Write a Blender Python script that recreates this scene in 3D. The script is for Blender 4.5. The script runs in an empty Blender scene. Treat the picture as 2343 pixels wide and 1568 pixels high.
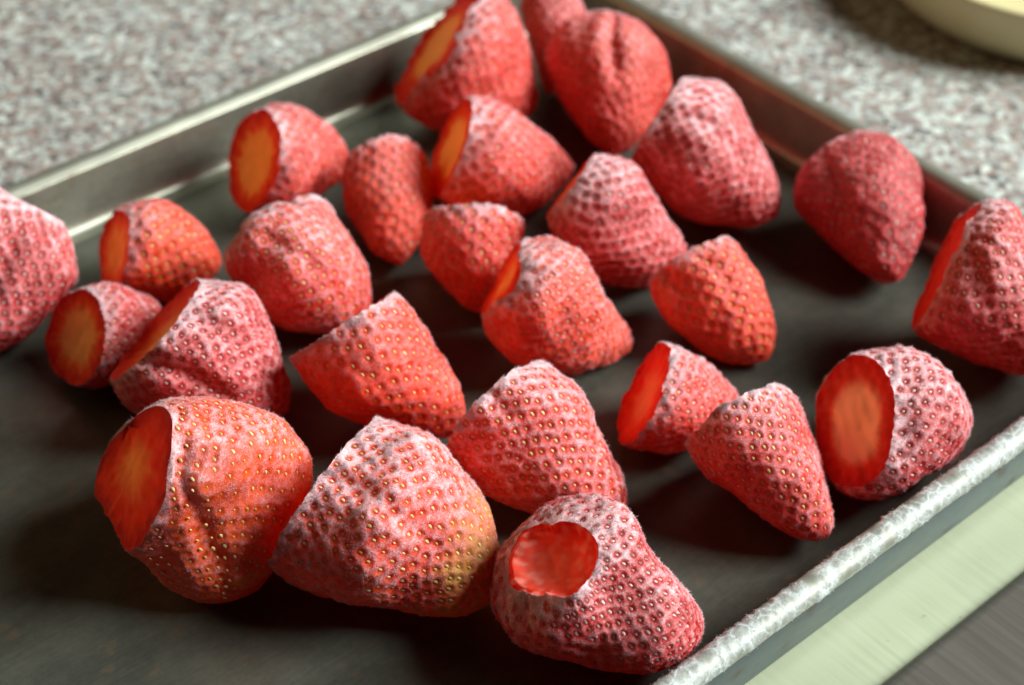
import bpy, bmesh, math
import numpy as np
from mathutils import Matrix, Vector

MM = 0.001
scene = bpy.context.scene
col = scene.collection

# ------------------------------------------------------------------ camera
LENS_PX, FRAME_W = 3822.0, 2342.0            # focal length and frame width in the same unit
PITCH = math.atan2(3331.0, LENS_PX)
YAW = math.radians(49.9)
RIGHT = np.array([math.sin(YAW), -math.cos(YAW), 0.0])
AHEAD = np.array([math.cos(YAW), math.sin(YAW), 0.0])
ZUP = np.array([0.0, 0.0, 1.0])
FWD = AHEAD * math.cos(PITCH) - ZUP * math.sin(PITCH)
CUP = AHEAD * math.sin(PITCH) + ZUP * math.cos(PITCH)
EYE = np.array([0.0, 0.0, 290.0])
cd = bpy.data.cameras.new('camera')
cam = bpy.data.objects.new('camera', cd)
col.objects.link(cam)
cd.sensor_fit = 'HORIZONTAL'
cd.sensor_width = 36.0
cd.lens = LENS_PX / FRAME_W * 36.0
cd.clip_start, cd.clip_end = 0.01, 50.0
cam.matrix_world = Matrix(((RIGHT[0], CUP[0], -FWD[0], EYE[0] * MM), (RIGHT[1], CUP[1], -FWD[1], EYE[1] * MM),
                           (RIGHT[2], CUP[2], -FWD[2], EYE[2] * MM), (0, 0, 0, 1)))
cd.dof.use_dof = True
cd.dof.focus_distance = 0.352
cd.dof.aperture_fstop = 11.5
scene.camera = cam

# ------------------------------------------------------------------ light: a window to the right, a dim warm room, an added warm fill
w = bpy.data.worlds.new('World')
scene.world = w
w.use_nodes = True
w.node_tree.nodes['Background'].inputs[0].default_value = (1.0, 0.80, 0.62, 1)
w.node_tree.nodes['Background'].inputs[1].default_value = 0.015

def area(name, direction, dist, sx, sy, power, colour, target=(0.205, 0.235, 0.02)):
    l = bpy.data.lights.new(name, 'AREA')
    l.shape = 'RECTANGLE'; l.size, l.size_y = sx, sy
    l.energy = power; l.color = colour
    o = bpy.data.objects.new(name, l)
    col.objects.link(o)
    d = Vector(direction).normalized()
    o.location = Vector(target) + d * dist
    o.rotation_euler = d.to_track_quat('Z', 'Y').to_euler()
    return o

def rfu(r, f, u):
    return tuple(RIGHT * r + AHEAD * f + ZUP * u)

area('window_light', rfu(0.80, 0.02, 0.60), 2.6, 1.25, 1.25, 168.0, (0.95, 1.0, 0.96))
area('warm_fill', rfu(-0.78, 0.30, 0.46), 2.2, 1.0, 1.0, 7.4, (1.0, 0.60, 0.27))  # added fill from the left, aimed to brighten the cut faces

scene.view_settings.view_transform = 'Standard'
scene.view_settings.look = 'None'
scene.view_settings.gamma = 1.0
scene.view_settings.use_curve_mapping = False
scene.view_settings.exposure = 0.0
scene.render.engine = 'CYCLES'
scene.cycles.use_denoising = True
scene.cycles.max_bounces = 8
scene.cycles.diffuse_bounces = 4
scene.cycles.transmission_bounces = 4
scene.cycles.sample_clamp_indirect = 6.0
scene.cycles.caustics_reflective = False
scene.cycles.caustics_refractive = False

# ------------------------------------------------------------------ helpers
def link(o, parent=None):
    col.objects.link(o)
    if parent is not None:
        o.parent = parent
    return o

def mesh_np(name, verts, faces, mat, parent=None, smooth=True):
    """verts (n,3) in mm relative to the parent, faces list/array"""
    me = bpy.data.meshes.new(name)
    verts = np.asarray(verts, np.float32) * MM
    if isinstance(faces, np.ndarray):
        nf, k = faces.shape
        me.vertices.add(len(verts)); me.vertices.foreach_set('co', verts.ravel())
        me.loops.add(nf * k); me.loops.foreach_set('vertex_index', faces.astype(np.int32).ravel())
        me.polygons.add(nf)
        me.polygons.foreach_set('loop_start', np.arange(0, nf * k, k, dtype=np.int32))
        me.polygons.foreach_set('loop_total', np.full(nf, k, np.int32))
        me.update(calc_edges=True)
        me.validate()
    else:
        me.from_pydata([tuple(map(float, v)) for v in verts], [], faces)
        me.update()
    if smooth:
        me.polygons.foreach_set('use_smooth', np.ones(len(me.polygons), bool))
    me.materials.append(mat)
    return link(bpy.data.objects.new(name, me), parent)

def fattr(o, name, vals):
    a = o.data.attributes.new(name, 'FLOAT', 'POINT')
    a.data.foreach_set('value', np.asarray(vals, np.float32).ravel())

def cattr(o, name, rgb):
    rgb = np.asarray(rgb, np.float32).reshape(-1, 3)
    a = o.data.attributes.new(name, 'FLOAT_COLOR', 'POINT')
    a.data.foreach_set('color', np.concatenate([rgb, np.ones((len(rgb), 1), np.float32)], 1).ravel())

def tag(o, label=None, cat=None, group=None, kind=None):
    if label: o['label'] = label
    if cat: o['category'] = cat
    if group: o['group'] = group
    if kind: o['kind'] = kind
    return o

class N:
    """small node-tree writer"""
    def __init__(s, name):
        s.m = bpy.data.materials.new(name); s.m.use_nodes = True
        s.t = s.m.node_tree; s.t.nodes.clear()
        s.out = s.t.nodes.new('ShaderNodeOutputMaterial')
    def n(s, typ, **kw):
        nd = s.t.nodes.new('ShaderNode' + typ)
        for k, v in kw.items():
            if k[0] == '_': setattr(nd, k[1:], v)
            else:
                key = int(k[1:]) if k[0] == 'i' and k[1:].isdigit() else k.replace('__', ' ')
                s.put(nd.inputs[key], v)
        return nd
    def put(s, sock, v):
        if isinstance(v, bpy.types.NodeSocket): s.t.links.new(v, sock)
        elif isinstance(v, bpy.types.Node): s.t.links.new(v.outputs[0], sock)
        else:
            if isinstance(v, tuple) and len(v) == 3 and sock.type == 'RGBA': v = v + (1,)
            sock.default_value = v
    def coords(s, scale=(1, 1, 1), src='Object'):
        tc = s.n('TexCoord')
        return s.n('Mapping', i0=tc.outputs[src], Scale=scale).outputs[0]
    def noise(s, vec, scale, detail=4.0, rough=0.55, dist=0.0):
        return s.n('TexNoise', Vector=vec, Scale=scale, Detail=detail, Roughness=rough, Distortion=dist)
    def ramp(s, fac, stops, interp='LINEAR'):
        r = s.n('ValToRGB', i0=fac); e = r.color_ramp.elements
        r.color_ramp.interpolation = interp
        while len(e) < len(stops): e.new(0.5)
        for el, (p, c) in zip(e, stops):
            el.position = p
            el.color = (c, c, c, 1) if not isinstance(c, tuple) else c + (1,)
        return r.outputs[0]
    def mix(s, fac, a, b, mode='MIX'):
        m = s.n('Mix', _data_type='RGBA', _blend_type=mode)
        s.put(m.inputs[0], fac); s.put(m.inputs[6], a); s.put(m.inputs[7], b)
        return m.outputs[2]
    def math(s, op, a, b=0.0, c=0.0):
        m = s.n('Math', _operation=op)
        s.put(m.inputs[0], a); s.put(m.inputs[1], b); s.put(m.inputs[2], c)
        return m.outputs[0]
    def attr(s, name, out='Fac'):
        return s.n('Attribute', _attribute_name=name).outputs[out]
    def bump(s, h, strength, dist=0.0005, normal=None):
        b = s.n('Bump', Height=h, Strength=strength, Distance=dist)
        if normal is not None: s.put(b.inputs['Normal'], normal)
        return b.outputs[0]
    def done(s, shader):
        s.put(s.out.inputs[0], shader); return s.m

# ------------------------------------------------------------------ materials
def mat_granite():
    g = N('granite')
    co = g.coords()
    wob = g.noise(co, 260.0, 3.0)
    v = g.n('VectorMath', _operation='SCALE', i0=g.n('VectorMath', _operation='SUBTRACT', i0=wob.outputs['Color'], i1=(.5, .5, .5)).outputs[0], Scale=0.0035)
    co2 = g.n('VectorMath', _operation='ADD', i0=co, i1=v.outputs[0]).outputs[0]
    c1 = g.n('TexVoronoi', Vector=co2, Scale=440.0, Randomness=1.0)
    s1 = g.n('SeparateColor', i0=c1.outputs['Color'])
    base = g.ramp(s1.outputs[0], [(0.0, (.27, .22, .205)), (0.22, (.43, .365, .34)), (0.44, (.39, .42, .405)), (0.62, (.56, .62, .59)), (0.84, (.76, .83, .79)), (0.95, (.34, .30, .29))], 'CONSTANT')
    c2 = g.n('TexVoronoi', Vector=co2, Scale=560.0, Randomness=1.0)
    s2 = g.n('SeparateColor', i0=c2.outputs['Color'])
    dark = g.ramp(s2.outputs[1], [(0.0, 1.0), (0.11, 0.0)], 'CONSTANT')
    rust = g.ramp(s2.outputs[2], [(0.0, 1.0), (0.07, 0.0)], 'CONSTANT')
    c = g.mix(g.math('MULTIPLY', rust, .7), base, (.30, .17, .10))
    c = g.mix(g.math('MULTIPLY', dark, .88), c, (.05, .055, .055))
    c = g.mix(.14, c, (.42, .405, .395))
    big = g.noise(co, 45.0, 3.0)
    c = g.mix(0.45, c, g.ramp(big.outputs[0], [(.3, (.50, .45, .43)), (.7, (.90, .90, .87))]), 'MULTIPLY')
    fine = g.noise(co, 1600.0, 2.0)
    c = g.mix(0.35, c, g.ramp(fine.outputs[0], [(.3, .6), (.7, 1.3)]), 'MULTIPLY')
    p = g.n('BsdfPrincipled', Base__Color=c, Roughness=0.32)
    return g.done(p)

def mat_pan(name, tint, metal, rough):
    g = N(name)
    co = g.coords()
    st = g.noise(g.coords((6, 60, 60)), 18.0, 6.0, 0.6)
    st2 = g.noise(g.coords((60, 6, 60)), 14.0, 6.0, 0.6)
    mott = g.noise(co, 38.0, 7.0, 0.62)
    fine = g.noise(co, 900.0, 3.0)
    spot = g.noise(co, 130.0, 5.0, 0.6)
    spots = g.ramp(spot.outputs[0], [(.60, 0.0), (.70, 1.0)])
    c = g.mix(g.ramp(mott.outputs[0], [(.35, 0.0), (.68, 1.0)]), tuple(t * 0.72 for t in tint), tuple(t * 1.15 for t in tint))
    c = g.mix(0.22, c, g.ramp(st.outputs[0], [(.3, .55), (.7, 1.25)]), 'MULTIPLY')
    c = g.mix(0.25, c, g.ramp(g.noise(co, 520.0, 6.0, 0.7).outputs[0], [(.32, .62), (.68, 1.35)]), 'MULTIPLY')
    c = g.mix(g.math('MULTIPLY', spots, .42), c, (.16, .095, .045))
    r = g.math('ADD', g.math('MULTIPLY', g.math('ADD', st.outputs[0], mott.outputs[0]), 0.20), rough - 0.20)
    r = g.math('ADD', r, g.math('MULTIPLY', spots, .12))
    h = g.math('ADD', g.math('MULTIPLY', st.outputs[0], .5), g.math('ADD', g.math('MULTIPLY', st2.outputs[0], .35), g.math('MULTIPLY', fine.outputs[0], .22)))
    p = g.n('BsdfPrincipled', Base__Color=c, Metallic=metal, Roughness=r, Normal=g.bump(h, .12, .0004))
    p.inputs['Specular IOR Level'].default_value = 0.3
    return g.done(p)

def mat_rim():
    g = N('frosted_rim')
    co = g.coords()
    f = g.attr('frost')
    crys = g.noise(co, 1100.0, 6.0, 0.7, 0.3)
    patch = g.noise(co, 230.0, 5.0, 0.62, 1.0)
    vein = g.n('TexVoronoi', Vector=co, Scale=260.0, _feature='DISTANCE_TO_EDGE')
    veins = g.ramp(vein.outputs[0], [(0.0, .25), (0.10, 0.0)])
    m = g.math('ADD', g.math('MULTIPLY', crys.outputs[0], .55), g.math('MULTIPLY', patch.outputs[0], .75))
    m = g.math('ADD', m, veins)
    m = g.math('MULTIPLY', g.ramp(m, [(.58, 0.05), (.86, .95)]), f)
    ice = g.math('MULTIPLY', f, .55)
    sm = g.noise(co, 60.0, 5.0)
    metal_c = g.ramp(sm.outputs[0], [(.3, (.22, .222, .18)), (.7, (.32, .325, .265))])
    a = g.n('BsdfPrincipled', Base__Color=metal_c, Metallic=0.5, Roughness=0.52)
    ic = g.n('BsdfPrincipled', Base__Color=(.40, .44, .425), Roughness=0.38, Normal=g.bump(crys.outputs[0], .5, .0006))
    fr = g.n('BsdfPrincipled', Base__Color=(.72, .79, .785), Roughness=0.45, Normal=g.bump(crys.outputs[0], .9, .0008))
    s1 = g.n('MixShader', i0=ice, i1=a.outputs[0], i2=ic.outputs[0])
    s2 = g.n('MixShader', i0=m, i1=s1.outputs[0], i2=fr.outputs[0])
    return g.done(s2)

def mat_steel(name, c0, c1, metal, rough):
    g = N(name)
    br = g.noise(g.coords((420, 14, 30)), 1.6, 6.0, 0.65)
    cl = g.noise(g.coords(), 22.0, 5.0)
    sp = g.noise(g.coords(), 340.0, 4.0)
    c = g.mix(br.outputs[0], c0, c1)
    c = g.mix(.30, c, g.ramp(cl.outputs[0], [(.3, .75), (.7, 1.15)]), 'MULTIPLY')
    c = g.mix(g.ramp(sp.outputs[0], [(.70, 0.0), (.76, .5)]), c, (.32, .26, .16))
    r = g.math('ADD', g.math('MULTIPLY', br.outputs[0], .2), rough - .1)
    p = g.n('BsdfPrincipled', Base__Color=c, Metallic=metal, Roughness=r, Normal=g.bump(br.outputs[0], .12, .0003))
    return g.done(p)

def mat_ceramic():
    g = N('cream_ceramic')
    n = g.noise(g.coords(), 30.0, 4.0)
    c = g.mix(n.outputs[0], (.60, .54, .29), (.68, .62, .36))
    p = g.n('BsdfPrincipled', Base__Color=c, Roughness=0.25, Normal=g.bump(n.outputs[0], .05, .001))
    return g.done(p)

def mat_skin():
    g = N('frozen_strawberry_skin')
    co = g.coords()
    base = g.attr('skin', 'Color')
    f = g.attr('frost')
    n1 = g.noise(co, 2300.0, 4.0, 0.72)
    n2 = g.noise(co, 700.0, 4.0, 0.6)
    k = g.math('ADD', g.math('MULTIPLY', n1.outputs[0], .75), g.math('MULTIPLY', n2.outputs[0], .55))
    k = g.math('SUBTRACT', k, .65)
    m = g.math('ADD', f, g.math('MULTIPLY', k, 1.5))
    m = g.ramp(m, [(.20, 0.0), (.95, .92)])
    m = g.math('MULTIPLY', m, g.ramp(f, [(.02, 0.0), (.22, 1.0)]))
    var = g.noise(co, 130.0, 3.0)
    base = g.mix(.5, base, g.ramp(var.outputs[0], [(.3, .68), (.7, 1.25)]), 'MULTIPLY')
    c = g.mix(m, base, g.ramp(m, [(.10, (.82, .10, .075)), (.45, (.88, .29, .295)), (.9, (.93, .62, .66))]))
    nb = g.bump(g.math('ADD', n1.outputs[0], g.math('MULTIPLY', n2.outputs[0], .8)), .55, .00045)
    rough = g.math('ADD', .36, g.math('MULTIPLY', m, .3))
    p = g.n('BsdfPrincipled', Base__Color=c, Roughness=rough, Normal=nb)
    p.inputs['Specular IOR Level'].default_value = 0.42
    tr = g.n('BsdfTranslucent', Color=g.mix(m, (.19, .026, .002), (.12, .018, .004)))
    return g.done(g.n('AddShader', i0=p.outputs[0], i1=tr.outputs[0]))

def mat_cut():
    g = N('strawberry_flesh')
    co = g.coords()
    c = g.attr('flesh', 'Color')
    n1 = g.noise(co, 700.0, 5.0, 0.65)
    n2 = g.noise(co, 220.0, 3.0)
    c = g.mix(.45, c, g.ramp(n1.outputs[0], [(.3, .72), (.7, 1.2)]), 'MULTIPLY')
    c = g.mix(.35, c, g.ramp(n2.outputs[0], [(.3, .75), (.7, 1.2)]), 'MULTIPLY')
    p = g.n('BsdfPrincipled', Base__Color=c, Roughness=0.6, Normal=g.bump(n1.outputs[0], .35, .0004))
    p.inputs['Specular IOR Level'].default_value = 0.12
    tr = g.n('BsdfTranslucent', Color=c)
    return g.done(g.n('AddShader', i0=p.outputs[0], i1=tr.outputs[0]))

def mat_seed(name, ca, cb, frost):
    g = N(name)
    rnd = g.n('ObjectInfo').outputs['Random']
    n = g.noise(g.coords(), 1800.0, 3.0)
    c = g.mix(rnd, ca, cb)
    fz = g.math('MULTIPLY', g.ramp(g.math('ADD', n.outputs[0], g.math('MULTIPLY', rnd, .2)), [(.48, 0.0), (.75, 1.0)]), frost)
    c = g.mix(fz, c, (.85, .78, .76))
    p = g.n('BsdfPrincipled', Base__Color=c, Roughness=0.38)
    return g.done(p)

def mat_frost():
    g = N('hoar_frost')
    t = g.attr('tint')
    c = g.mix(t, (.90, .46, .49), (.96, .82, .86))
    d = g.n('BsdfPrincipled', Base__Color=c, Roughness=0.16)
    tr = g.n('BsdfTranslucent', Color=c)
    return g.done(g.n('MixShader', i0=.42, i1=d.outputs[0], i2=tr.outputs[0]))

M_GRANITE = mat_granite()
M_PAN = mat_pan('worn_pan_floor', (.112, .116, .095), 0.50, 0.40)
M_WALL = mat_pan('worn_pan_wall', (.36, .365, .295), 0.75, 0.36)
M_OUTSIDE = mat_pan('pan_outside_metal', (.075, .10, .115), 0.25, 0.5)  # darker bluish copy of the pan metal, dim reflection put into the colour
M_RIM = mat_rim()
M_STEEL = mat_steel('brushed_steel', (.42, .465, .315), (.53, .575, .41), 0.3, 0.42)  # pale greenish tone carries a bright reflection in the steel's colour
M_REFLECTION = mat_steel('dark_reflection_metal', (.11, .10, .085), (.20, .185, .16), 0.4, 0.5)  # dark copy of the same steel, a dark reflection put into colour
M_CERAMIC = mat_ceramic()
M_SKIN = mat_skin()
M_CUT = mat_cut()
M_SEEDS = [mat_seed('seed_yellow', (.50, .27, .045), (.66, .44, .10), .40),
           mat_seed('seed_amber', (.40, .13, .035), (.56, .28, .07), .55),
           mat_seed('seed_brown', (.20, .045, .02), (.36, .10, .04), .75)]
M_FROST = mat_frost()

# ------------------------------------------------------------------ counter, steel, dish
def slab(name, x0, x1, y0, y1, z0, z1, mat, bev, parent=None):
    bm = bmesh.new()
    bmesh.ops.create_cube(bm, size=1.0)
    for v in bm.verts:
        v.co = Vector(((x0 + x1) / 2 + v.co.x * (x1 - x0), (y0 + y1) / 2 + v.co.y * (y1 - y0), (z0 + z1) / 2 + v.co.z * (z1 - z0))) * MM
    bmesh.ops.bevel(bm, geom=bm.edges[:], offset=bev * MM, segments=4, profile=0.5, affect='EDGES')
    me = bpy.data.meshes.new(name); bm.to_mesh(me); bm.free()
    me.polygons.foreach_set('use_smooth', np.ones(len(me.polygons), bool))
    me.materials.append(mat)
    return link(bpy.data.objects.new(name, me), parent)

counter = tag(slab('counter', -260, 1000, 176, 1100, -30, -0.4, M_GRANITE, 3), kind='structure')
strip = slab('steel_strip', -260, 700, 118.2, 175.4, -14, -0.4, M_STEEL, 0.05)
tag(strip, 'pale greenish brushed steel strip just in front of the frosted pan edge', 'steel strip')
reflection_panel = slab('dark_reflection_panel', -260, 700, -120, 118.0, -30, 3.4, M_REFLECTION, 3.3)  # added panel, stands for a dark reflection in the steel
tag(reflection_panel, 'added dark brown-grey panel standing for a reflection in the bottom right corner beyond the pale strip', 'reflection panel')

def lathe(name, prof, seg, mat, parent):
    prof = np.array(prof, float)
    a = np.linspace(0, 2 * np.pi, seg, endpoint=False)
    v = np.stack([prof[:, None, 0] * np.cos(a), prof[:, None, 0] * np.sin(a), np.broadcast_to(prof[:, None, 1], (len(prof), seg))], -1).reshape(-1, 3)
    i = np.arange(len(prof) - 1)[:, None] * seg + np.arange(seg)[None]
    j = np.arange(len(prof) - 1)[:, None] * seg + (np.arange(seg)[None] + 1) % seg
    f = np.stack([i, j, j + seg, i + seg], -1).reshape(-1, 4)
    return mesh_np(name, v, f, mat, parent)

dish = link(bpy.data.objects.new('serving_dish', None))
dish.location = (484 * MM, 279 * MM, -0.4 * MM)
tag(dish, 'cream ceramic round dish on the granite in the top right corner', 'dish')
lathe('dish_wall', [(0.1, 1.2), (52, 1.2), (55, 0.2), (58, 0.2), (61, 4), (64.2, 9), (66.0, 15), (66.8, 20)], 96, M_CERAMIC, dish)
lathe('dish_lip', [(66.8, 20), (67.3, 21.2), (66.8, 22.2), (65.4, 22.4), (64.2, 21.4), (63.6, 19)], 96, M_CERAMIC, dish)
lathe('dish_well', [(63.6, 19), (61, 10), (56, 6), (48, 4.6), (0.1, 4.4)], 96, M_CERAMIC, dish)

# ------------------------------------------------------------------ baking pan
RX0, RX1, RY0, RY1, RC = 8.0, 337.5, 137.6, 375.5, 15.0      # centre line of the rolled rim
def rrect(d, nx=90, ny=64, nc=12):
    """rounded rectangle inset by d; same point count for every d"""
    r = max(RC - d * .6, 3.0)
    x0, x1, y0, y1 = RX0 + d, RX1 - d, RY0 + d, RY1 - d
    P = []
    def arc(cx, cy, a0):
        for k in range(nc):
            a = a0 + (math.pi / 2) * k / nc
            P.append((cx + r * math.cos(a), cy + r * math.sin(a)))
    def line(ax, ay, bx, by, n):
        for k in range(n):
            t = k / n; P.append((ax + (bx - ax) * t, ay + (by - ay) * t))
    line(x0 + r, y0, x1 - r, y0, nx); arc(x1 - r, y0 + r, -math.pi / 2)
    line(x1, y0 + r, x1, y1 - r, ny); arc(x1 - r, y1 - r, 0)
    line(x1 - r, y1, x0 + r, y1, nx); arc(x0 + r, y1 - r, math.pi / 2)
    line(x0, y1 - r, x0, y0 + r, ny); arc(x0 + r, y0 + r, math.pi)
    return np.array(P)

def sweep(prof, close=False, **kw):
    loops = [np.concatenate([rrect(d, **kw), np.full((len(rrect(0, **kw)), 1), z)], 1) for d, z in prof]
    n = len(loops[0]); v = np.concatenate(loops)
    f = []
    m = len(loops)
    for a in range(m if close else m - 1):
        b = (a + 1) % m
        i = np.arange(n); j = (i + 1) % n
        f.append(np.stack([a * n + i, a * n + j, b * n + j, b * n + i], -1))
    return v, np.concatenate(f), n

FLOOR_Z = 0.8
pan = link(bpy.data.objects.new('baking_pan', None))
tag(pan, 'worn grey metal baking pan with a frosted rolled rim holding the strawberries', 'baking pan')
inner = [(9.5, .8), (8.0, .82), (6.9, 1.1), (5.9, 1.9), (5.1, 3.2), (4.6, 5.0), (3.8, 11), (3.3, 15.5), (3.16, 17.6), (2.9, 18.6)]
outer = [(-1.9, 17.2), (-2.3, 15.6), (-2.3, 11), (-2.1, 4.4), (-1.5, 2.6), (.4, 1.1), (3.0, .3), (5.6, 0.0), (9.5, 0.0)]
v, f, n = sweep(inner + outer)
faces = [tuple(q) for q in f.tolist()]
faces.append(tuple(reversed(range(n))))                               # floor, top side
last = (len(inner + outer) - 1) * n
faces.append(tuple(last + k for k in range(n)))                      # underside
walls = mesh_np('pan_wall', v, faces[:len(f)], M_WALL, pan)
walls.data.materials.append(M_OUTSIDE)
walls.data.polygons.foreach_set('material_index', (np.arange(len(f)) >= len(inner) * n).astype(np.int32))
fl = mesh_np('pan_floor', v, faces[len(f):], M_PAN, pan, smooth=False)
bm = bmesh.new(); bm.from_mesh(fl.data)
bmesh.ops.delete(bm, geom=[q for q in bm.verts if not q.link_faces], context='VERTS')
bmesh.ops.recalc_face_normals(bm, faces=bm.faces); bm.to_mesh(fl.data); bm.free()

def waves(rs, n, lam0, lam1):
    """sum of random plane waves: a cheap smooth 3-D noise of about unit spread"""
    k = rs.normal(size=(n, 3)); k /= np.linalg.norm(k, axis=1, keepdims=True)
    k *= (2 * np.pi / np.exp(rs.uniform(np.log(lam0), np.log(lam1), n)))[:, None]
    ph = rs.uniform(0, 6.28, n)
    return lambda p: np.sin(p @ k.T + ph).sum(-1) * math.sqrt(2.0 / n)

# rolled rim with frost grown on its front side
NS = 18
rimprof = [(3.1 * math.cos(a), 17.4 + 2.75 * math.sin(a)) for a in np.linspace(0, 2 * np.pi, NS, endpoint=False)]
v, f, n = sweep(rimprof, close=True, nx=520, ny=150, nc=14)
rs = np.random.RandomState(5)
nz1, nz2 = waves(rs, 40, 1.2, 3.5), waves(rs, 30, 5.0, 16.0)
side = 1.0 - np.clip((v[:, 1] - 150.0) / 40.0, 0, 1)
cz = np.array([p[1] for p in rimprof]).repeat(n)
cd_ = np.array([p[0] for p in rimprof]).repeat(n)
cen = np.concatenate([rrect(0, nx=520, ny=150, nc=14)] * NS)
out = np.concatenate([v[:, :2] - cen, (v[:, 2] - 17.4)[:, None]], 1)
out /= np.linalg.norm(out, axis=1, keepdims=True)
fro = np.clip(side * (.50 + .30 * nz2(v) + .30 * np.clip(out[:, 2], 0, 1)), 0, 1)
v = v + out * (fro * np.clip(.10 + .13 * nz1(v), -.05, .6))[:, None]
rim = mesh_np('pan_rim', v, f[:, ::-1].copy(), M_RIM, pan)
fattr(rim, 'frost', fro)

def spikes(pos, nrm, length, width, rs, lean=.55):
    """three-sided frost needles"""
    m = len(pos)
    d = nrm + rs.normal(size=(m, 3)) * lean
    d /= np.linalg.norm(d, axis=1, keepdims=True)
    a = np.cross(d, rs.normal(size=(m, 3))); a /= np.linalg.norm(a, axis=1, keepdims=True) + 1e-9
    b = np.cross(d, a)
    root = pos - nrm * .06
    p0 = root + a * width[:, None]
    p1 = root + (-.5 * a + .866 * b) * width[:, None]
    p2 = root + (-.5 * a - .866 * b) * width[:, None]
    tip = root + d * length[:, None]
    v = np.stack([p0, p1, p2, tip], 1).reshape(-1, 3)
    k = np.arange(m)[:, None] * 4
    f = np.concatenate([k + np.array([[0, 1, 3]]), k + np.array([[1, 2, 3]]), k + np.array([[2, 0, 3]])])
    return v, f

sel = np.nonzero((fro > .35) & (v[:, 1] < 170) & (v[:, 0] > 90) & (out[:, 2] > -.55))[0]
pick = rs.choice(sel, 5000)
pos = v[pick] + rs.normal(size=(5000, 3)) * .18
sv, sf = spikes(pos, out[pick], rs.uniform(.10, .36, 5000) * (1 + .8 * (rs.rand(5000) < .12)), rs.uniform(.05, .11, 5000), rs, .8)
fr = mesh_np('rim_frost', sv, sf, M_FROST, pan, smooth=False)
fattr(fr, 'tint', np.repeat(rs.uniform(.7, 1, 5000), 4))
tag(fr, kind='stuff')

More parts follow.
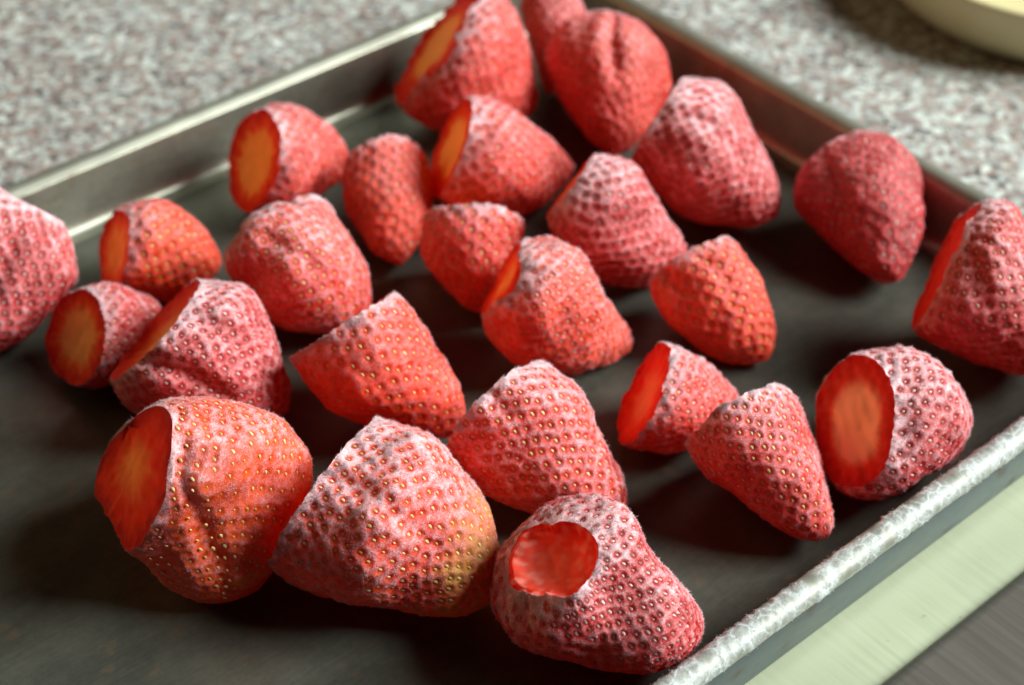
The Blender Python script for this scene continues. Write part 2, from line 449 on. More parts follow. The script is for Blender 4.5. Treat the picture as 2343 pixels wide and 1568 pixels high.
BERRIES = {
    1: dict(c=[109.02, 251.0, 24.0], ax=[0.1471, -0.7822, -0.6055], L=47.109, R=21.34, ex=1.06, ey=1.016, k=1.0, p=1.893, q=0.569, sm=0.25, sc=0.0, bend=-3.07, seed=1.37, cn=[-0.84, 0.15, 0.52], ff=[0.396, -0.217, 0.165, -0.033, -0.11, 0.039, -0.1, -0.033, 0.28, -0.156, 0.191, 0.025, -0.016, 0.173, 0.097], ke=3.4, tier=0, col=(0.64, 0.075, 0.012), fr=0.74, sp=3.6, sd=0, jag=0.45, dep=0.42, grv=[], seam=[((1, 0.1, 0), -1.5, 1.1, 0.8), ((1, 0.1, 0), -0.9, 1.3, 3.0), ((1, 0.25, 0), 9.5, 1.5, 2.0)], green=0.5, gs=0.93, core=0.34, cores=0.34, streak=0.6, scoop=0.6, cutcol=((0.94, 0.52, 0.13), (0.72, 0.055, 0.008), (0.42, 0.016, 0.006)), label='largest front left strawberry with a long lengthwise groove and a wide orange cut'),
    2: dict(c=[138.79, 211.32, 21.0], ax=[0.4134, -0.8727, -0.26], L=50.86, R=19.71, ex=0.99, ey=1.053, k=0.801, p=1.314, q=0.576, sm=0.394, sc=0.122, bend=-1.41, seed=2.74, cn=[-0.815, 0.565, -0.1], ff=[0.049, 0.072, 0.092, -0.001, 0.056, -0.006, -0.061, 0.013, 0.236, -0.099, 0.022, -0.07, 0.021, 0.12, 0.025], ke=3.0, tier=0, col=(0.64, 0.045, 0.013), fr=0.92, sp=3.7, sd=0, dep=0.6, grv=[(98, 0.04, 6, 0.05, 0.8), (125, 0.025, 6, 0.1, 0.6)], green=1.0, gs=0.6, needles=1.5, label='heavily frosted strawberry in the front row with a green tip'),
    3: dict(c=[160.4, 167.08, 20.0], ax=[0.6353, -0.3631, -0.6816], L=42.95, R=17.385, ex=0.837, ey=1.237, k=1.0, p=2.307, q=0.693, sm=0.276, sc=0.02, bend=2.4, seed=4.11, cn=[-0.318, 0.491, 0.811], ff=[0.227, 0.104, -0.216, -0.064, 0.187, -0.18, 0.087, -0.035, 0.012, 0.104, -0.047, 0.046, 0.026, -0.209, 0.005], ke=2.2, tier=0, col=(0.35, 0.011, 0.015), fr=0.86, sp=3.4, sd=2, dep=0.6, scoop=4.0, scp=2.2, rsm=2, mott=0.35, core=0.4, cores=0.5, streak=0.15, cutcol=((0.92, 0.24, 0.16), (0.86, 0.09, 0.05), (0.66, 0.03, 0.015)), green=0.6, gs=0.93, needles=1.3, jag=0.35, label='strawberry beside the frosted rim with a scooped round hollow facing the viewer'),
    4: dict(c=[180.88, 212.82, 20.0], ax=[0.33, -0.8337, -0.4428], L=48.268, R=15.855, ex=0.965, ey=1.06, k=0.859, p=1.811, q=0.657, sm=0.346, sc=0.201, bend=0.52, seed=5.48, cn=[-0.687, 0.672, -0.277], ff=[0.081, -0.019, 0.036, -0.032, 0.035, 0.027, -0.025, 0.116, 0.043, 0.052, -0.056, -0.012, 0.063, -0.052, 0.093], tier=0, col=(0.52, 0.026, 0.013), fr=0.82, sp=3.7, sd=0, dep=0.65, grv=[(100, 0.07, 9, 0.0, 0.42)], label='frosted strawberry right behind the one with the scooped hollow'),
    5: dict(c=[167.94, 253.65, 19.0], ax=[0.3827, -0.7436, -0.5483], L=45.736, R=18.086, ex=0.937, ey=0.937, k=0.774, p=1.78, q=0.698, sm=0.364, sc=0.141, bend=-0.52, seed=6.85, cn=[-0.538, 0.84, 0.063], ff=[-0.049, -0.029, -0.029, -0.035, -0.045, 0.079, 0.052, -0.07, 0.028, 0.019, -0.189, -0.149, 0.026, -0.023, 0.021], tier=0, col=(0.64, 0.045, 0.013), fr=0.62, sp=4.1, sd=0, dep=0.7, label='strawberry with bold gold seed rows and a pointed cut corner at its top'),
    6: dict(c=[214.35, 243.31, 19.0], ax=[0.6758, -0.38, -0.6316], L=45.127, R=16.421, ex=0.957, ey=1.054, k=0.895, p=1.363, q=0.724, sm=0.306, sc=0.039, bend=1.68, seed=8.22, cn=[-0.874, 0.466, 0.136], ff=[-0.037, -0.147, 0.033, -0.066, 0.05, -0.043, -0.026, 0.012, -0.0, 0.135, 0.04, -0.022, 0.035, 0.031, 0.007], tier=0, col=(0.64, 0.045, 0.013), fr=0.78, sp=3.4, sd=1, dep=0.5, core=0.5, label='strawberry in the middle of the pan with a narrow cut and a tip pointing right'),
    7: dict(c=[255.06, 224.14, 18.0], ax=[0.0847, -0.8749, -0.4768], L=36.843, R=14.535, ex=0.927, ey=0.82, k=0.8, p=1.842, q=0.648, sm=0.347, sc=0.092, bend=0.67, seed=9.59, cn=[-0.48, 0.852, -0.209], ff=[-0.027, -0.012, -0.005, -0.031, -0.011, -0.007, -0.011, -0.039, 0.02, 0.011, 0.007, -0.016, 0.025, 0.077, 0.027], tier=1, col=(0.64, 0.045, 0.012), fr=0.5, sp=3.3, sd=0, dep=0.6, grv=[(60, 0.12, 12, 0.0, 0.4), (110, 0.05, 8, 0.1, 0.7)], label='small bright orange-red strawberry alone in the middle right with a notched top'),
    8: dict(c=[248.48, 259.41, 20.0], ax=[0.6013, -0.4169, -0.6816], L=45.74, R=13.525, ex=1.098, ey=0.968, k=0.931, p=2.177, q=0.651, sm=0.269, sc=0.052, bend=2.88, seed=10.96, cn=[-0.799, 0.595, 0.088], ff=[-0.009, -0.063, 0.005, -0.074, 0.023, 0.143, 0.005, -0.014, -0.043, 0.074, -0.058, 0.048, 0.061, 0.074, -0.015], tier=1, col=(0.35, 0.011, 0.015), fr=0.88, sp=3.2, sd=2, dep=0.6, label='deep pink strawberry with a thin red cut, touching the small notched orange-red one'),
    9: dict(c=[220.61, 276.84, 17.0], ax=[-0.2288, -0.695, -0.6816], L=34.127, R=12.853, ex=1.091, ey=1.072, k=0.745, p=1.915, q=0.896, sm=0.338, sc=0.211, bend=2.22, seed=12.33, cn=[0.056, 0.943, -0.327], ff=[-0.002, -0.02, -0.02, -0.084, 0.041, 0.069, -0.048, -0.01, -0.011, -0.043, -0.139, -0.13, 0.011, 0.036, -0.025], tier=1, col=(0.52, 0.026, 0.013), fr=0.6, sp=3.5, sd=0, label='strawberry with a flat wavy top, its tip hidden behind the middle one'),
    10: dict(c=[218.39, 315.52, 18.0], ax=[-0.4165, -0.8414, -0.3443], L=44.845, R=12.969, ex=1.002, ey=0.953, k=0.559, p=1.881, q=0.843, sm=0.436, sc=0.295, bend=-1.32, seed=13.7, cn=[-0.33, 0.73, -0.599], ff=[-0.029, -0.0, -0.003, -0.022, -0.081, 0.025, 0.003, 0.003, 0.017, 0.0, -0.05, 0.049, 0.037, 0.002, -0.007], tier=1, col=(0.64, 0.045, 0.013), fr=0.55, sp=3.3, sd=1, label='narrow upright strawberry with its tip pointing down at the viewer'),
    11: dict(c=[200.53, 341.88, 18.0], ax=[0.9585, -0.1138, -0.2613], L=37.523, R=16.895, ex=0.986, ey=0.937, k=0.866, p=1.771, q=0.764, sm=0.364, sc=0.157, bend=-3.37, seed=15.07, cn=[-0.793, 0.067, 0.606], ff=[-0.058, 0.013, -0.054, 0.022, -0.11, 0.003, 0.05, -0.008, -0.043, -0.02, -0.048, -0.086, 0.017, -0.001, 0.07], tier=1, col=(0.52, 0.026, 0.013), fr=0.72, sp=3.2, sd=1, core=0.62, cores=0.12, cutcol=((0.97, 0.68, 0.16), (0.78, 0.1, 0.015), (0.6, 0.025, 0.008)), label='strawberry near the long back wall with a tall orange cut facing left'),
    12: dict(c=[175.85, 298.81, 20.0], ax=[0.3962, -0.8276, -0.3976], L=38.231, R=19.124, ex=0.874, ey=1.025, k=0.856, p=2.062, q=0.662, sm=0.36, sc=0.136, bend=-0.86, seed=16.44, cn=[-0.581, 0.696, -0.422], ff=[0.012, -0.049, 0.075, -0.117, -0.05, -0.103, 0.055, -0.033, 0.014, 0.066, -0.042, 0.017, 0.058, 0.004, 0.005], tier=0, col=(0.52, 0.026, 0.013), fr=0.82, sp=3.7, sd=0, dep=0.5, grv=[(150, 0.12, 10, 0.0, 0.4), (100, 0.04, 8, 0.1, 0.7)], label='broad frosted strawberry left of centre with a small dent in its top'),
    13: dict(c=[134.5, 283.27, 21.0], ax=[0.555, -0.7224, -0.4124], L=42.46, R=21.09, ex=0.911, ey=1.037, k=0.839, p=1.942, q=0.705, sm=0.345, sc=0.093, bend=-1.68, seed=17.81, cn=[-0.711, 0.645, 0.279], ff=[-0.064, 0.01, -0.039, 0.009, -0.04, -0.026, -0.128, 0.037, 0.047, -0.047, -0.063, 0.03, 0.028, -0.056, 0.04], tier=0, col=(0.35, 0.011, 0.015), fr=0.88, sp=3.6, sd=2, dep=0.6, grv=[(72, 0.07, 7, 0.1, 0.85), (118, 0.05, 7, 0.1, 0.8)], scoop=3.0, core=0.45, cores=0.3, cutcol=((0.96, 0.56, 0.15), (0.72, 0.07, 0.015), (0.55, 0.02, 0.008)), label='strawberry with a long hollowed cut, right behind the largest front left one'),
    14: dict(c=[124.25, 314.27, 15.0], ax=[0.93, -0.1001, -0.3536], L=31.434, R=12.143, ex=0.987, ey=1.087, k=0.55, p=1.743, q=0.528, sm=0.309, sc=0.221, bend=1.09, seed=19.18, cn=[-0.661, 0.059, 0.748], ff=[0.068, -0.019, -0.061, 0.109, 0.058, -0.012, 0.0, 0.094, 0.083, 0.016, 0.079, -0.02, -0.072, 0.002, 0.029], tier=0, col=(0.35, 0.011, 0.015), fr=0.62, sp=3.5, sd=1, core=0.58, cores=0.2, streak=0.35, cutcol=((0.97, 0.64, 0.19), (0.8, 0.09, 0.015), (0.58, 0.02, 0.006)), label='small strawberry at far left with a round orange cut facing the viewer'),
    15: dict(c=[149.75, 331.85, 17.0], ax=[0.894, -0.2625, -0.3631], L=34.856, R=17.159, ex=0.8, ey=0.847, k=1.0, p=2.142, q=0.685, sm=0.342, sc=0.14, bend=-0.52, seed=20.55, cn=[-0.864, 0.113, 0.491], ff=[-0.006, -0.111, 0.02, -0.158, -0.142, 0.012, -0.156, 0.027, -0.017, 0.018, 0.061, 0.09, -0.032, -0.044, 0.014], tier=1, col=(0.66, 0.06, 0.014), fr=0.55, sp=3.5, sd=0, grv=[(95, 0.03, 8, 0.1, 0.6)], core=0.6, label='bright orange-red strawberry near the left wall with a half hidden cut'),
    16: dict(c=[119.1, 344.98, 22.0], ax=[-0.7555, -0.1432, -0.6393], L=44.383, R=20.141, ex=0.833, ey=0.751, k=0.831, p=2.154, q=0.546, sm=0.337, sc=0.02, bend=-0.2, seed=21.92, cn=[0.15, 0.3, -0.94], ff=[0.091, 0.065, -0.038, 0.018, 0.09, 0.032, 0.049, 0.022, 0.0, -0.007, 0.045, 0.003, -0.001, 0.009, 0.009], tier=1, col=(0.35, 0.011, 0.015), fr=0.92, sp=3.4, sd=2, grv=[(95, 0.07, 9, 0.1, 0.8)], label='frosty dark pink strawberry cut off by the left picture edge'),
    17: dict(c=[267.75, 342.72, 26.0], ax=[0.5649, -0.6234, -0.5406], L=42.002, R=24.719, ex=0.923, ey=0.989, k=0.915, p=1.605, q=0.664, sm=0.346, sc=0.134, bend=1.01, seed=23.29, cn=[-0.786, 0.518, 0.336], ff=[0.039, 0.047, -0.054, -0.033, -0.019, 0.049, -0.043, -0.022, 0.043, 0.009, -0.041, -0.012, 0.161, 0.033, -0.007], tier=1, col=(0.52, 0.026, 0.013), fr=0.72, sp=3.4, sd=1, core=0.55, cores=0.12, cutcol=((0.97, 0.72, 0.18), (0.74, 0.07, 0.012), (0.52, 0.02, 0.008)), jag=1.6, label='large strawberry at the very back with a long slanted orange cut'),
    18: dict(c=[306.69, 347.72, 22.0], ax=[-0.4169, -0.6013, -0.6816], L=36.942, R=12.821, ex=0.817, ey=1.004, k=0.856, p=1.798, q=0.757, sm=0.438, sc=0.278, bend=-2.67, seed=24.66, cn=[-0.01, 0.728, -0.686], ff=[0.055, 0.033, -0.019, -0.071, 0.039, 0.001, -0.041, -0.063, 0.056, -0.002, -0.194, -0.011, -0.066, -0.098, -0.061], tier=1, col=(0.35, 0.011, 0.015), fr=0.7, sp=3.4, sd=1, label='farthest strawberry, mostly hidden behind the deeply grooved one'),
    19: dict(c=[243.85, 303.76, 19.0], ax=[0.8593, -0.3425, -0.3798], L=47.389, R=17.69, ex=1.026, ey=1.03, k=0.848, p=1.63, q=0.765, sm=0.352, sc=0.16, bend=2.34, seed=26.03, cn=[-0.912, 0.299, 0.282], ff=[-0.007, -0.044, 0.027, -0.028, -0.098, 0.049, -0.081, -0.093, -0.046, 0.085, -0.014, 0.003, 0.038, -0.048, -0.009], tier=1, col=(0.52, 0.026, 0.013), fr=0.72, sp=3.3, sd=1, core=0.6, cores=0.12, cutcol=((0.97, 0.72, 0.18), (0.76, 0.1, 0.015), (0.55, 0.02, 0.008)), label='cone-shaped strawberry with a yellow-orange cut, in front of the large back one'),
    20: dict(c=[303.28, 313.07, 22.0], ax=[-0.5895, -0.6982, -0.4063], L=47.419, R=21.469, ex=0.847, ey=0.928, k=0.908, p=1.6, q=0.909, sm=0.35, sc=0.02, bend=-0.23, seed=27.4, cn=[0.097, 0.802, -0.59], ff=[0.2, 0.039, -0.173, 0.075, 0.02, -0.071, -0.006, 0.011, -0.01, -0.002, -0.038, 0.012, -0.017, 0.076, -0.034], tier=1, col=(0.52, 0.026, 0.013), fr=0.68, sp=3.2, sd=1, grv=[(94, 0.1, 8, 0.0, 0.75), (62, 0.07, 14, 0.0, 0.5)], label='two-lobed strawberry at the back with a deep lengthwise groove'),
    21: dict(c=[288.94, 262.35, 22.0], ax=[0.3869, -0.8424, -0.375], L=42.721, R=21.067, ex=0.903, ey=1.13, k=0.559, p=1.25, q=0.667, sm=0.374, sc=0.051, bend=-2.07, seed=28.77, cn=[-0.824, 0.507, -0.251], ff=[-0.188, -0.066, 0.03, -0.127, -0.063, 0.025, 0.035, -0.08, 0.032, 0.067, -0.048, -0.061, 0.036, 0.052, 0.002], tier=1, col=(0.35, 0.011, 0.015), fr=0.9, sp=3.2, sd=2, grv=[(110, 0.06, 7, 0.05, 0.7), (135, 0.04, 9, 0.0, 0.5)], label='large dusty pink strawberry beside the dark right wall of the pan'),
    22: dict(c=[314.06, 222.49, 22.0], ax=[-0.4352, -0.8566, -0.2771], L=46.15, R=15.701, ex=1.032, ey=0.937, k=0.841, p=1.421, q=0.685, sm=0.429, sc=0.098, bend=-0.75, seed=30.14, cn=[-0.332, 0.617, -0.713], ff=[-0.002, 0.105, 0.013, 0.049, 0.11, -0.0, -0.027, -0.056, -0.037, -0.035, -0.068, 0.001, -0.025, -0.031, -0.001], tier=1, col=(0.34, 0.011, 0.016), fr=0.45, sp=3.2, sd=2, dep=0.4, crum=1.6, grv=[(70, 0.05, 9, 0.05, 0.7)], label='dark red strawberry standing alone by the right wall with its tip down'),
    23: dict(c=[303.59, 169.21, 22.0], ax=[0.2058, -0.7661, -0.6089], L=44.44, R=20.335, ex=0.854, ey=0.974, k=0.946, p=2.034, q=0.5, sm=0.419, sc=0.02, bend=4.0, seed=31.51, cn=[-0.915, 0.4, -0.061], ff=[-0.295, -0.094, -0.103, 0.204, 0.105, 0.161, 0.079, 0.012, 0.039, 0.131, -0.136, -0.299, 0.207, -0.167, -0.052], tier=1, col=(0.35, 0.011, 0.015), fr=0.75, sp=3.4, sd=1, grv=[(80, 0.07, 9, 0.05, 0.5)], crum=1.8, core=0.2, cutcol=((0.7, 0.06, 0.015), (0.6, 0.035, 0.012), (0.45, 0.016, 0.008)), label='deep red strawberry cut off by the right picture edge'),
    24: dict(c=[248.81, 159.31, 19.0], ax=[0.9213, -0.1189, -0.3703], L=43.722, R=17.282, ex=1.002, ey=0.972, k=0.943, p=1.896, q=0.74, sm=0.368, sc=0.112, bend=-1.32, seed=32.88, cn=[-0.767, 0.15, 0.623], ff=[0.073, 0.151, -0.055, 0.004, -0.02, -0.027, -0.114, -0.072, 0.001, 0.016, 0.006, -0.062, -0.077, -0.029, 0.019], tier=0, col=(0.35, 0.011, 0.015), fr=0.9, sp=3.7, sd=2, jag=0.25, dep=0.55, core=0.6, cores=0.13, streak=0.1, cutcol=((0.9, 0.68, 0.38), (0.6, 0.05, 0.02), (0.48, 0.018, 0.01)), label='strawberry touching the frosted rim with a big red cut and pale core'),
    25: dict(c=[219.77, 173.2, 19.0], ax=[0.0084, -0.8873, -0.4612], L=40.413, R=15.343, ex=0.943, ey=1.016, k=0.777, p=1.286, q=0.585, sm=0.364, sc=0.148, bend=1.12, seed=34.25, cn=[-0.495, 0.792, -0.358], ff=[0.044, -0.014, 0.01, -0.054, -0.027, -0.044, -0.067, -0.162, -0.086, -0.056, -0.184, -0.099, 0.011, -0.039, -0.053], tier=0, col=(0.46, 0.018, 0.012), fr=0.72, sp=3.5, sd=0, dep=0.6, green=0.0, label='strawberry with its red tip pointing at the frosted rim, just left of the pale-cored one'),
    26: dict(c=[218.9, 201.53, 14.0], ax=[0.9205, -0.1627, -0.3554], L=35.914, R=12.851, ex=1.047, ey=0.978, k=0.819, p=1.28, q=0.719, sm=0.356, sc=0.135, bend=-1.59, seed=35.62, cn=[-0.887, 0.387, 0.253], ff=[0.003, -0.059, -0.071, -0.031, -0.015, -0.042, 0.083, -0.004, -0.036, 0.069, -0.013, -0.047, 0.014, -0.032, -0.016], tier=0, col=(0.52, 0.026, 0.013), fr=0.75, sp=3.4, sd=1, core=0.45, cores=0.25, streak=0.35, cutcol=((0.94, 0.36, 0.18), (0.8, 0.06, 0.02), (0.6, 0.02, 0.008)), label='small strawberry with a bright red slanted cut standing near the middle right'),
}

# ------------------------------------------------------------------ strawberries
def smoothstep(a, b, x):
    t = np.clip((x - a) / (b - a), 0, 1)
    return t * t * (3 - 2 * t)

def berry_frame(b):
    ax = np.array(b['ax'], float); ax /= np.linalg.norm(ax)
    v = EYE - np.array(b['c'], float); v /= np.linalg.norm(v)
    x = np.cross(ax, v); x /= np.linalg.norm(x)
    y = np.cross(x, ax)
    if y @ v < 0: y = -y
    return x, y, ax

def berry_shape(b, s, ph):
    """s runs along the axis (0 stem end, 1 tip), ph around it; local mm"""
    L, R, sm = b['L'], b['R'], b['sm']
    u = np.clip((s - sm) / (1 - sm), 0, 1); v = np.clip((sm - s) / sm, 0, 1)
    r = np.where(s > sm, (1 - u ** b['p']) ** b['q'], np.sqrt(np.maximum(0, 1 - (v * b['k']) ** b.get('ke', 2.2))))
    m = np.ones_like(ph)
    f = np.array(b['ff']).reshape(5, 3)
    for i in range(5):
        w = np.exp(-((s - (.04 + .22 * i)) / .16) ** 2)
        m = m + w * (f[i, 0] * np.cos(ph) + f[i, 1] * np.cos(2 * ph) + f[i, 2] * np.sin(ph))
    for (g0, dep, wid, s0, s1) in b.get('grv', ()):
        d = np.angle(np.exp(1j * (ph - math.radians(g0) + .07 * np.sin(5 * s + g0)))) / math.radians(wid)
        m = m - dep * (np.exp(-d * d) - .18 * np.exp(-((np.abs(d) - 1.9) / 1.0) ** 2)) * smoothstep(s0, s0 + .12, s) * (1 - smoothstep(s1 - .25, s1, s))
    r = r * R * m
    x = r * np.cos(ph) * b['ex'] + b['bend'] * (4 * s * (1 - s)); y = r * np.sin(ph) * b['ey']
    sd = b['seed']
    n = 1 + .022 * np.sin(3.1 * np.cos(ph + sd) + 4 * s + sd) + .018 * np.sin(4.6 * np.sin(ph - sd) + 7 * s + 2 * sd)
    return x * n, y * n, s * L

def make_seed_mesh(name, mat):
    bm = bmesh.new()
    rings = [(-.95, .0), (-.78, .34), (-.35, .60), (.12, .58), (.55, .36), (.95, .0)]
    prev = None
    lo = bm.verts.new((0, rings[0][0], 0)); hi = bm.verts.new((0, rings[-1][0], 0))
    loops = [[bm.verts.new((r * math.cos(a), y, .52 * r * math.sin(a))) for a in np.linspace(0, 2 * np.pi, 7)[:-1]] for y, r in rings[1:-1]]
    for a, b_ in zip(loops[:-1], loops[1:]):
        for k in range(6): bm.faces.new((a[k], a[(k + 1) % 6], b_[(k + 1) % 6], b_[k]))
    for k in range(6):
        bm.faces.new((lo, loops[0][(k + 1) % 6], loops[0][k])); bm.faces.new((hi, loops[-1][k], loops[-1][(k + 1) % 6]))
    bmesh.ops.recalc_face_normals(bm, faces=bm.faces)
    for q in bm.verts: q.co *= MM
    me = bpy.data.meshes.new(name); bm.to_mesh(me); bm.free()
    me.polygons.foreach_set('use_smooth', np.ones(len(me.polygons), bool))
    me.materials.append(mat)
    return me

SEED_ME = [make_seed_mesh('seed', m) for m in M_SEEDS]
GOLD = math.pi * (3 - math.sqrt(5))

def normals_of(pts):
    pp = np.concatenate([pts[:, -1:], pts, pts[:, :1]], 1)
    du = (pp[:, 2:] - pp[:, :-2]); dv = np.gradient(pts, axis=0)
    n = np.cross(dv, du)
    n /= np.linalg.norm(n, axis=-1, keepdims=True) + 1e-12
    c = pts.reshape(-1, 3).mean(0)
    if ((n * (pts - c)).sum(-1)).mean() < 0: n = -n
    return n

def strawberry(idx, b):
    rs = np.random.RandomState(1000 + idx)
    big = b['tier'] == 0
    nphi, nt = (256, 132) if big else (176, 92)
    X, Y, Z = berry_frame(b)
    c = np.array(b['c'], float)
    cnv = np.array(b['cn'], float); cnv /= np.linalg.norm(cnv)
    cn = cnv[0] * RIGHT + cnv[1] * CUP - cnv[2] * FWD
    nl = np.array([cn @ X, cn @ Y, cn @ Z])
    ph = np.linspace(0, 2 * np.pi, nphi, endpoint=False)
    S = np.linspace(0, .97, 240)
    ss, pp = np.meshgrid(S, ph, indexing='ij')
    x, y, z = berry_shape(b, ss, pp)
    d = x * nl[0] + y * nl[1] + (z - b['sc'] * b['L']) * nl[2]
    jj = np.zeros(nphi)
    for h in (5, 9, 14, 23, 31, 43): jj += rs.normal() * np.cos(h * ph + rs.rand() * 6.28) * (.16 if h > 20 else .24)
    d = d + jj[None] * b.get('jag', .6)
    scut = np.zeros(nphi)
    for i in range(nphi):
        k = np.nonzero(d[:, i] > 0)[0]
        if len(k):
            j = k[-1]
            if j + 1 < len(S): scut[i] = S[j] + (S[j + 1] - S[j]) * d[j, i] / (d[j, i] - d[j + 1, i])
            else: scut[i] = S[-1]
    if 'rsm' in b:
        fq = np.fft.fft(scut); fq[b['rsm'] + 1:-b['rsm']] = 0
        scut = np.clip(np.real(np.fft.ifft(fq)), .04, .9) * .72 + jj * .004
    tau = np.linspace(0, 1, nt)
    wv = .55 * tau + .45 * np.sin(tau * np.pi / 2)
    s = scut[None] + (1 - scut[None]) * wv[:, None]
    PH = np.broadcast_to(ph[None], s.shape)
    def world(s_, p_):
        x, y, z = berry_shape(b, s_, p_)
        return c + x[..., None] * X + y[..., None] * Y + (z - b['sm'] * b['L'])[..., None] * Z
    pts = world(s, PH)
    dz = FLOOR_Z - .25 - pts[..., 2].min()
    pts[..., 2] += dz
    nrm = normals_of(pts)

    # seeds on a spiral of even density
    s0 = np.linspace(0.0, 1.0, 200)
    ring = np.array([np.linalg.norm(np.diff(world(np.full(40, q), np.linspace(0, 2 * np.pi, 40)), axis=0), axis=1).sum() for q in s0])
    mid = world(s0, np.zeros_like(s0)); mid2 = world(s0, np.full_like(s0, np.pi))
    dl = .5 * (np.linalg.norm(np.diff(mid, axis=0), axis=1) + np.linalg.norm(np.diff(mid2, axis=0), axis=1))
    cum = np.concatenate([[0], np.cumsum(dl * .5 * (ring[1:] + ring[:-1]))])
    sp = b['sp'] * (.84 if big else 1.0)
    ns = int(cum[-1] / (sp * sp * .866))
    t = (np.arange(ns) + .5) / ns
    se = np.interp(t * cum[-1], cum, s0)
    pe = (np.arange(ns) * GOLD + b['seed'] * 3) % (2 * np.pi)
    se = np.clip(se + rs.normal(size=ns) * .0035, 0, .993); pe = pe + rs.normal(size=ns) * .022
    lim = np.interp(pe % (2 * np.pi), np.append(ph, 2 * np.pi), np.append(scut, scut[0]))
    ok = (se > lim + .012)
    se, pe = se[ok], pe[ok]
    e = 1e-3
    P0 = world(se, pe); P0[:, 2] += dz
    T1 = world(np.minimum(se + e, 1.0), pe) - world(se - e, pe); T2 = world(se, pe + e) - world(se, pe - e)
    NV = np.cross(T1, T2); NV /= np.linalg.norm(NV, axis=1, keepdims=True) + 1e-12
    axis_pt = c + (se - b['sm'])[:, None] * b['L'] * Z; axis_pt[:, 2] += dz
    NV *= np.sign((NV * (P0 - axis_pt)).sum(1))[:, None]
    T1 /= np.linalg.norm(T1, axis=1, keepdims=True) + 1e-12

    # nearest seed for every vertex -> dimples and frost on the ridges between
    flat = pts.reshape(-1, 3)
    dist = np.full(len(flat), 1e9, np.float32)
    P32 = P0.astype(np.float32); f32 = flat.astype(np.float32)
    pn = (P32 ** 2).sum(1)
    for a in range(0, len(flat), 6000):
        q = f32[a:a + 6000] - f32[0]; P_ = P32 - f32[0]
        dd = (q ** 2).sum(1)[:, None] + (P_ ** 2).sum(1)[None] - 2 * q @ P_.T
        dist[a:a + 6000] = np.sqrt(np.maximum(dd.min(1), 0))
    dist = dist.reshape(pts.shape[:2])
    dn = dist / sp
    w1, w2, w3 = waves(rs, 26, 7, 16), waves(rs, 36, 2.2, 5.0), waves(rs, 40, .9, 1.8)
    n1, n2, n3 = w1(pts), w2(pts), w3(pts)
    tipfade = smoothstep(1.0, .93, s)
    dep = (.80 if big else 1.15) * b.get('dep', .62)
    disp = -dep * np.exp(-(dn / .30) ** 2) + .07 * np.exp(-((dn - .42) / .16) ** 2) + .20 * n1 + .06 * n2 * b.get('crum', 1.0) + .025 * n3
    pts = pts + nrm * (disp * (.35 + .65 * tipfade))[..., None]
    for (sn, off, sdep, swid) in b.get('seam', ()):
        nv = np.array(sn, float); nv /= np.linalg.norm(nv)
        nv = nv[0] * RIGHT + nv[1] * CUP - nv[2] * FWD
        ctr = c + np.array([0, 0, dz])
        vw = EYE - pts; vw /= np.linalg.norm(vw, axis=-1, keepdims=True)
        sd_ = ((pts - ctr) @ nv - off + .5 * n1) / swid
        mk_ = smoothstep(.25, .6, (nrm * vw).sum(-1)) * smoothstep(.01, .12, s - scut[None])
        pts = pts - nrm * ((sdep * (np.exp(-sd_ ** 2) - .08 * np.exp(-((np.abs(sd_) - 2.2) / 1.2) ** 2))) * mk_)[..., None]
    low = pts[..., 2] < FLOOR_Z - .25
    pts[..., 2] = np.where(low, FLOOR_Z - .25, pts[..., 2])

    # frost cover
    up = nrm[..., 2]
    rimness = np.exp(-((s - scut[None]) * b['L'] / 3.0) ** 2)
    fr = b['fr'] * (.28 + .20 * up + .04 * n1 + .07 * n2 + .32 * smoothstep(.20, .54, dn)) + .30 * rimness * np.clip(up + .6, 0, 1) + .40 * np.clip(up - .62, 0, 1)
    fr = np.clip(fr, 0, 1) * smoothstep(.09, .31, dn)
    gr = b.get('green', 0.0)
    sk = np.array(b['col'], float)
    skin = sk[None, None] * (1 + .10 * n1[..., None] * np.array([1, 1.5, 1.5]))
    if gr:
        g = (gr * smoothstep(b.get('gs', .7), 1.0, s + .05 * n1))[..., None]
        skin = skin * (1 - g) + np.array([.42, .27, .045]) * g
        fr = fr * (1 - .55 * g[..., 0])
    skin = np.clip(skin, .003, 1)

    root = link(bpy.data.objects.new('strawberry', None))
    base = np.array([c[0], c[1], FLOOR_Z])
    root.location = base * MM
    tag(root, b['label'], 'strawberry', 'frozen strawberries in the pan')
    i = np.arange(nt - 1)[:, None] * nphi + np.arange(nphi)[None]
    j = np.arange(nt - 1)[:, None] * nphi + (np.arange(nphi)[None] + 1) % nphi
    faces = np.stack([i, i + nphi, j + nphi, j], -1).reshape(-1, 4)
    # orient outwards
    q = pts.reshape(-1, 3)[faces[len(faces) // 2]]
    if np.cross(q[1] - q[0], q[3] - q[0]) @ nrm.reshape(-1, 3)[faces[len(faces) // 2][0]] < 0: faces = faces[:, ::-1].copy()
    body = mesh_np('skin', pts.reshape(-1, 3) - base, faces, M_SKIN, root)
    fattr(body, 'frost', fr); cattr(body, 'skin', skin)

    # cut face
    rim = pts[0]; cc = rim.mean(0)
    nr = 34 if big else 22
    rho = np.linspace(0, 1, nr) ** .85
    rimr = rim[None] - cc
    # rings relax from the ragged rim to a smooth ellipse inside
    F = np.fft.fft(rim - cc, axis=0); F[7:-6] = 0
    sm_rim = np.real(np.fft.ifft(F, axis=0))
    blend = smoothstep(.6, 1.0, rho)[:, None, None]
    g = cc + rho[:, None, None] * (rimr * blend + sm_rim[None] * (1 - blend))
    off = (g - cc) @ cn
    g = g - cn * (off * (1 - smoothstep(.85, 1, rho))[:, None])[..., None] * .7
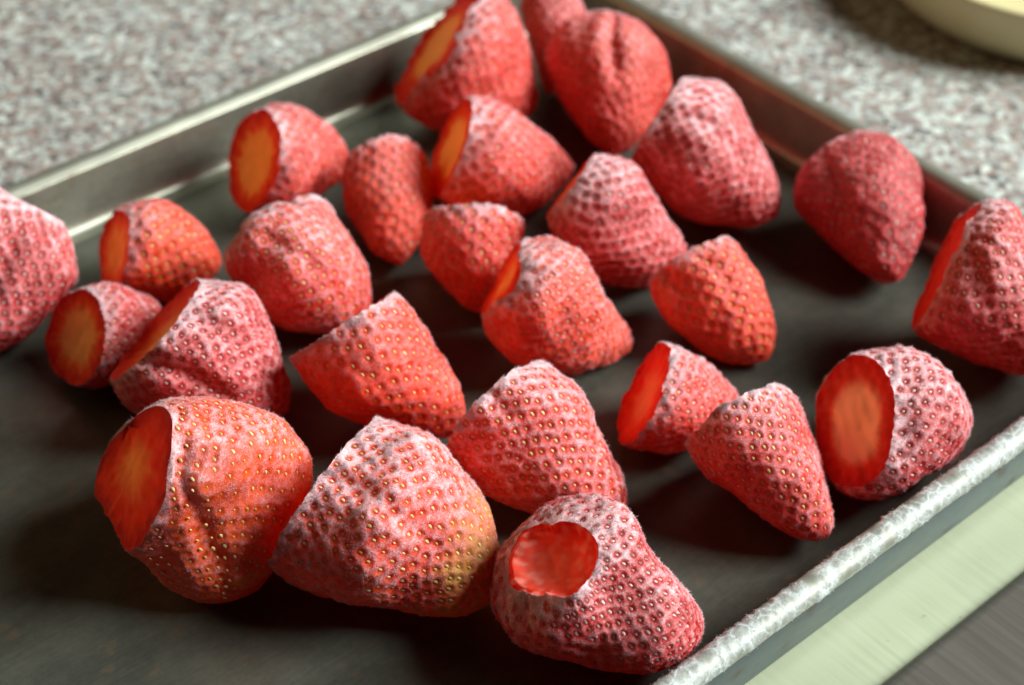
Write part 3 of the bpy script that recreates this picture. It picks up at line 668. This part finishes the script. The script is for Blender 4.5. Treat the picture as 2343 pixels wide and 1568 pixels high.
    dz_ = b.get('scoop', .8) * (1 - rho[:, None] ** b.get('scp', 2.0)) + .12 * smoothstep(1, .96, rho)[:, None] + .14 * waves(rs, 20, 3, 8)(g)* smoothstep(1, .9, rho)[:, None]
    g = g - cn * dz_[..., None]
    co, cs = b.get('core', .55), b.get('cores', .26)
    streak = (.10 * waves(rs, 30, 1.2, 3.0)(np.stack([np.broadcast_to(np.cos(ph) * 9, (nr, nphi)), np.broadcast_to(np.sin(ph) * 9, (nr, nphi)), np.broadcast_to(rho[:, None] * 2.0, (nr, nphi))], -1)))
    rr = rho[:, None] + streak * b.get('streak', .4) * smoothstep(.1, .6, rho)[:, None]
    A_, B_, C_ = (np.array(t_) for t_ in b.get('cutcol', ((.92, .52, .14), (.80, .12, .02), (.52, .022, .008))))
    k1 = smoothstep(co - cs, co + cs, rr)[..., None]; k2 = smoothstep(.70, 1.0, rr)[..., None]
    fc = A_ * (1 - k1) + B_ * k1
    fc = fc * (1 - k2) + C_ * k2
    mo = np.clip(waves(rs, 40, 1.5, 5.0)(g) * .5 + .15, 0, 1)[..., None] * b.get('mott', .05)
    fc = fc * (1 - mo) + np.array([.95, .62, .52]) * mo
    gv = np.concatenate([g.reshape(-1, 3)])
    i = np.arange(nr - 1)[:, None] * nphi + np.arange(nphi)[None]
    j = np.arange(nr - 1)[:, None] * nphi + (np.arange(nphi)[None] + 1) % nphi
    cf = np.stack([i, i + nphi, j + nphi, j], -1).reshape(-1, 4)
    q = gv[cf[len(cf) // 2]]
    if np.cross(q[1] - q[0], q[3] - q[0]) @ cn < 0: cf = cf[:, ::-1].copy()
    cut = mesh_np('cut_face', gv - base, cf, M_CUT, root)
    cattr(cut, 'flesh', fc)

    # seeds: the ones turned to the viewer's side and a good way round
    vd = EYE - P0; vd /= np.linalg.norm(vd, axis=1, keepdims=True)
    face = (NV * vd).sum(1)
    order = np.argsort(-face)
    order = order[(face[order] > -.35) & (P0[order, 2] > FLOOR_Z + .5)][:300]
    me = SEED_ME[b['sd']]
    hgt = -dep * .88 + .20 * w1(P0) + .06 * w2(P0)
    for o_ in order:
        yv = T1[o_]; zv = NV[o_]; xv = np.cross(yv, zv); xv /= np.linalg.norm(xv); yv = np.cross(zv, xv)
        kx = (.62 if big else .76) * b.get('ss', 1.0) * rs.uniform(.72, 1.18) * (1 - .35 * smoothstep(.9, 1, se[o_])); ky = kx * rs.uniform(.9, 1.1)
        p = P0[o_] + NV[o_] * (hgt[o_] + .05) - base
        o = bpy.data.objects.new('seed', me)
        o.parent = root
        o.matrix_local = Matrix(((xv[0] * kx, yv[0] * ky, zv[0] * kx, p[0] * MM), (xv[1] * kx, yv[1] * ky, zv[1] * kx, p[1] * MM),
                                 (xv[2] * kx, yv[2] * ky, zv[2] * kx, p[2] * MM), (0, 0, 0, 1)))
        col.objects.link(o)

    # frost needles
    A4 = pts.reshape(-1, 3)[faces]
    ar = .5 * np.linalg.norm(np.cross(A4[:, 2] - A4[:, 0], A4[:, 3] - A4[:, 1]), axis=1)
    ff = fr.ravel()[faces].mean(1)
    nf = nrm.reshape(-1, 3)[faces].mean(1)
    vf = EYE - A4.mean(1); vf /= np.linalg.norm(vf, axis=1, keepdims=True)
    patch = np.clip(.6 + .55 * waves(rs, 30, 2.0, 6.0)(A4.mean(1)), .05, 2)
    rimf = rimness.ravel()[faces].mean(1)
    wgt = ar * (ff ** 1.4 + .8 * rimf ** 4) * patch * ((nf * vf).sum(1) > -.45)
    cnt = int((20000 if big else 6500) * b.get('needles', 1.0) * min(1.3, b['fr'] + .3))
    pick = rs.choice(len(faces), cnt, p=wgt / wgt.sum())
    u, v_ = rs.rand(cnt, 1), rs.rand(cnt, 1)
    Q = A4[pick]
    pos = (Q[:, 0] * (1 - u) + Q[:, 1] * u) * (1 - v_) + (Q[:, 3] * (1 - u) + Q[:, 2] * u) * v_
    ln = rs.gamma(4.0, .095, cnt) * (.55 + .6 * ff[pick]) * (1.0 if big else 1.15)
    wd = rs.uniform(.035, .075, cnt) * (1.0 if big else 1.35)
    sv, sf = spikes(pos, nf[pick] / np.linalg.norm(nf[pick], axis=1, keepdims=True), ln, wd, rs, .6)
    o = mesh_np('frost', sv - base, sf, M_FROST, root, smooth=False)
    fattr(o, 'tint', np.repeat(np.clip(ff[pick] * 1.1 + rs.normal(size=cnt) * .2 - .22, 0, 1), 4))
    tag(o, kind='stuff')
    return root

for idx in sorted(BERRIES):
    strawberry(idx, BERRIES[idx])
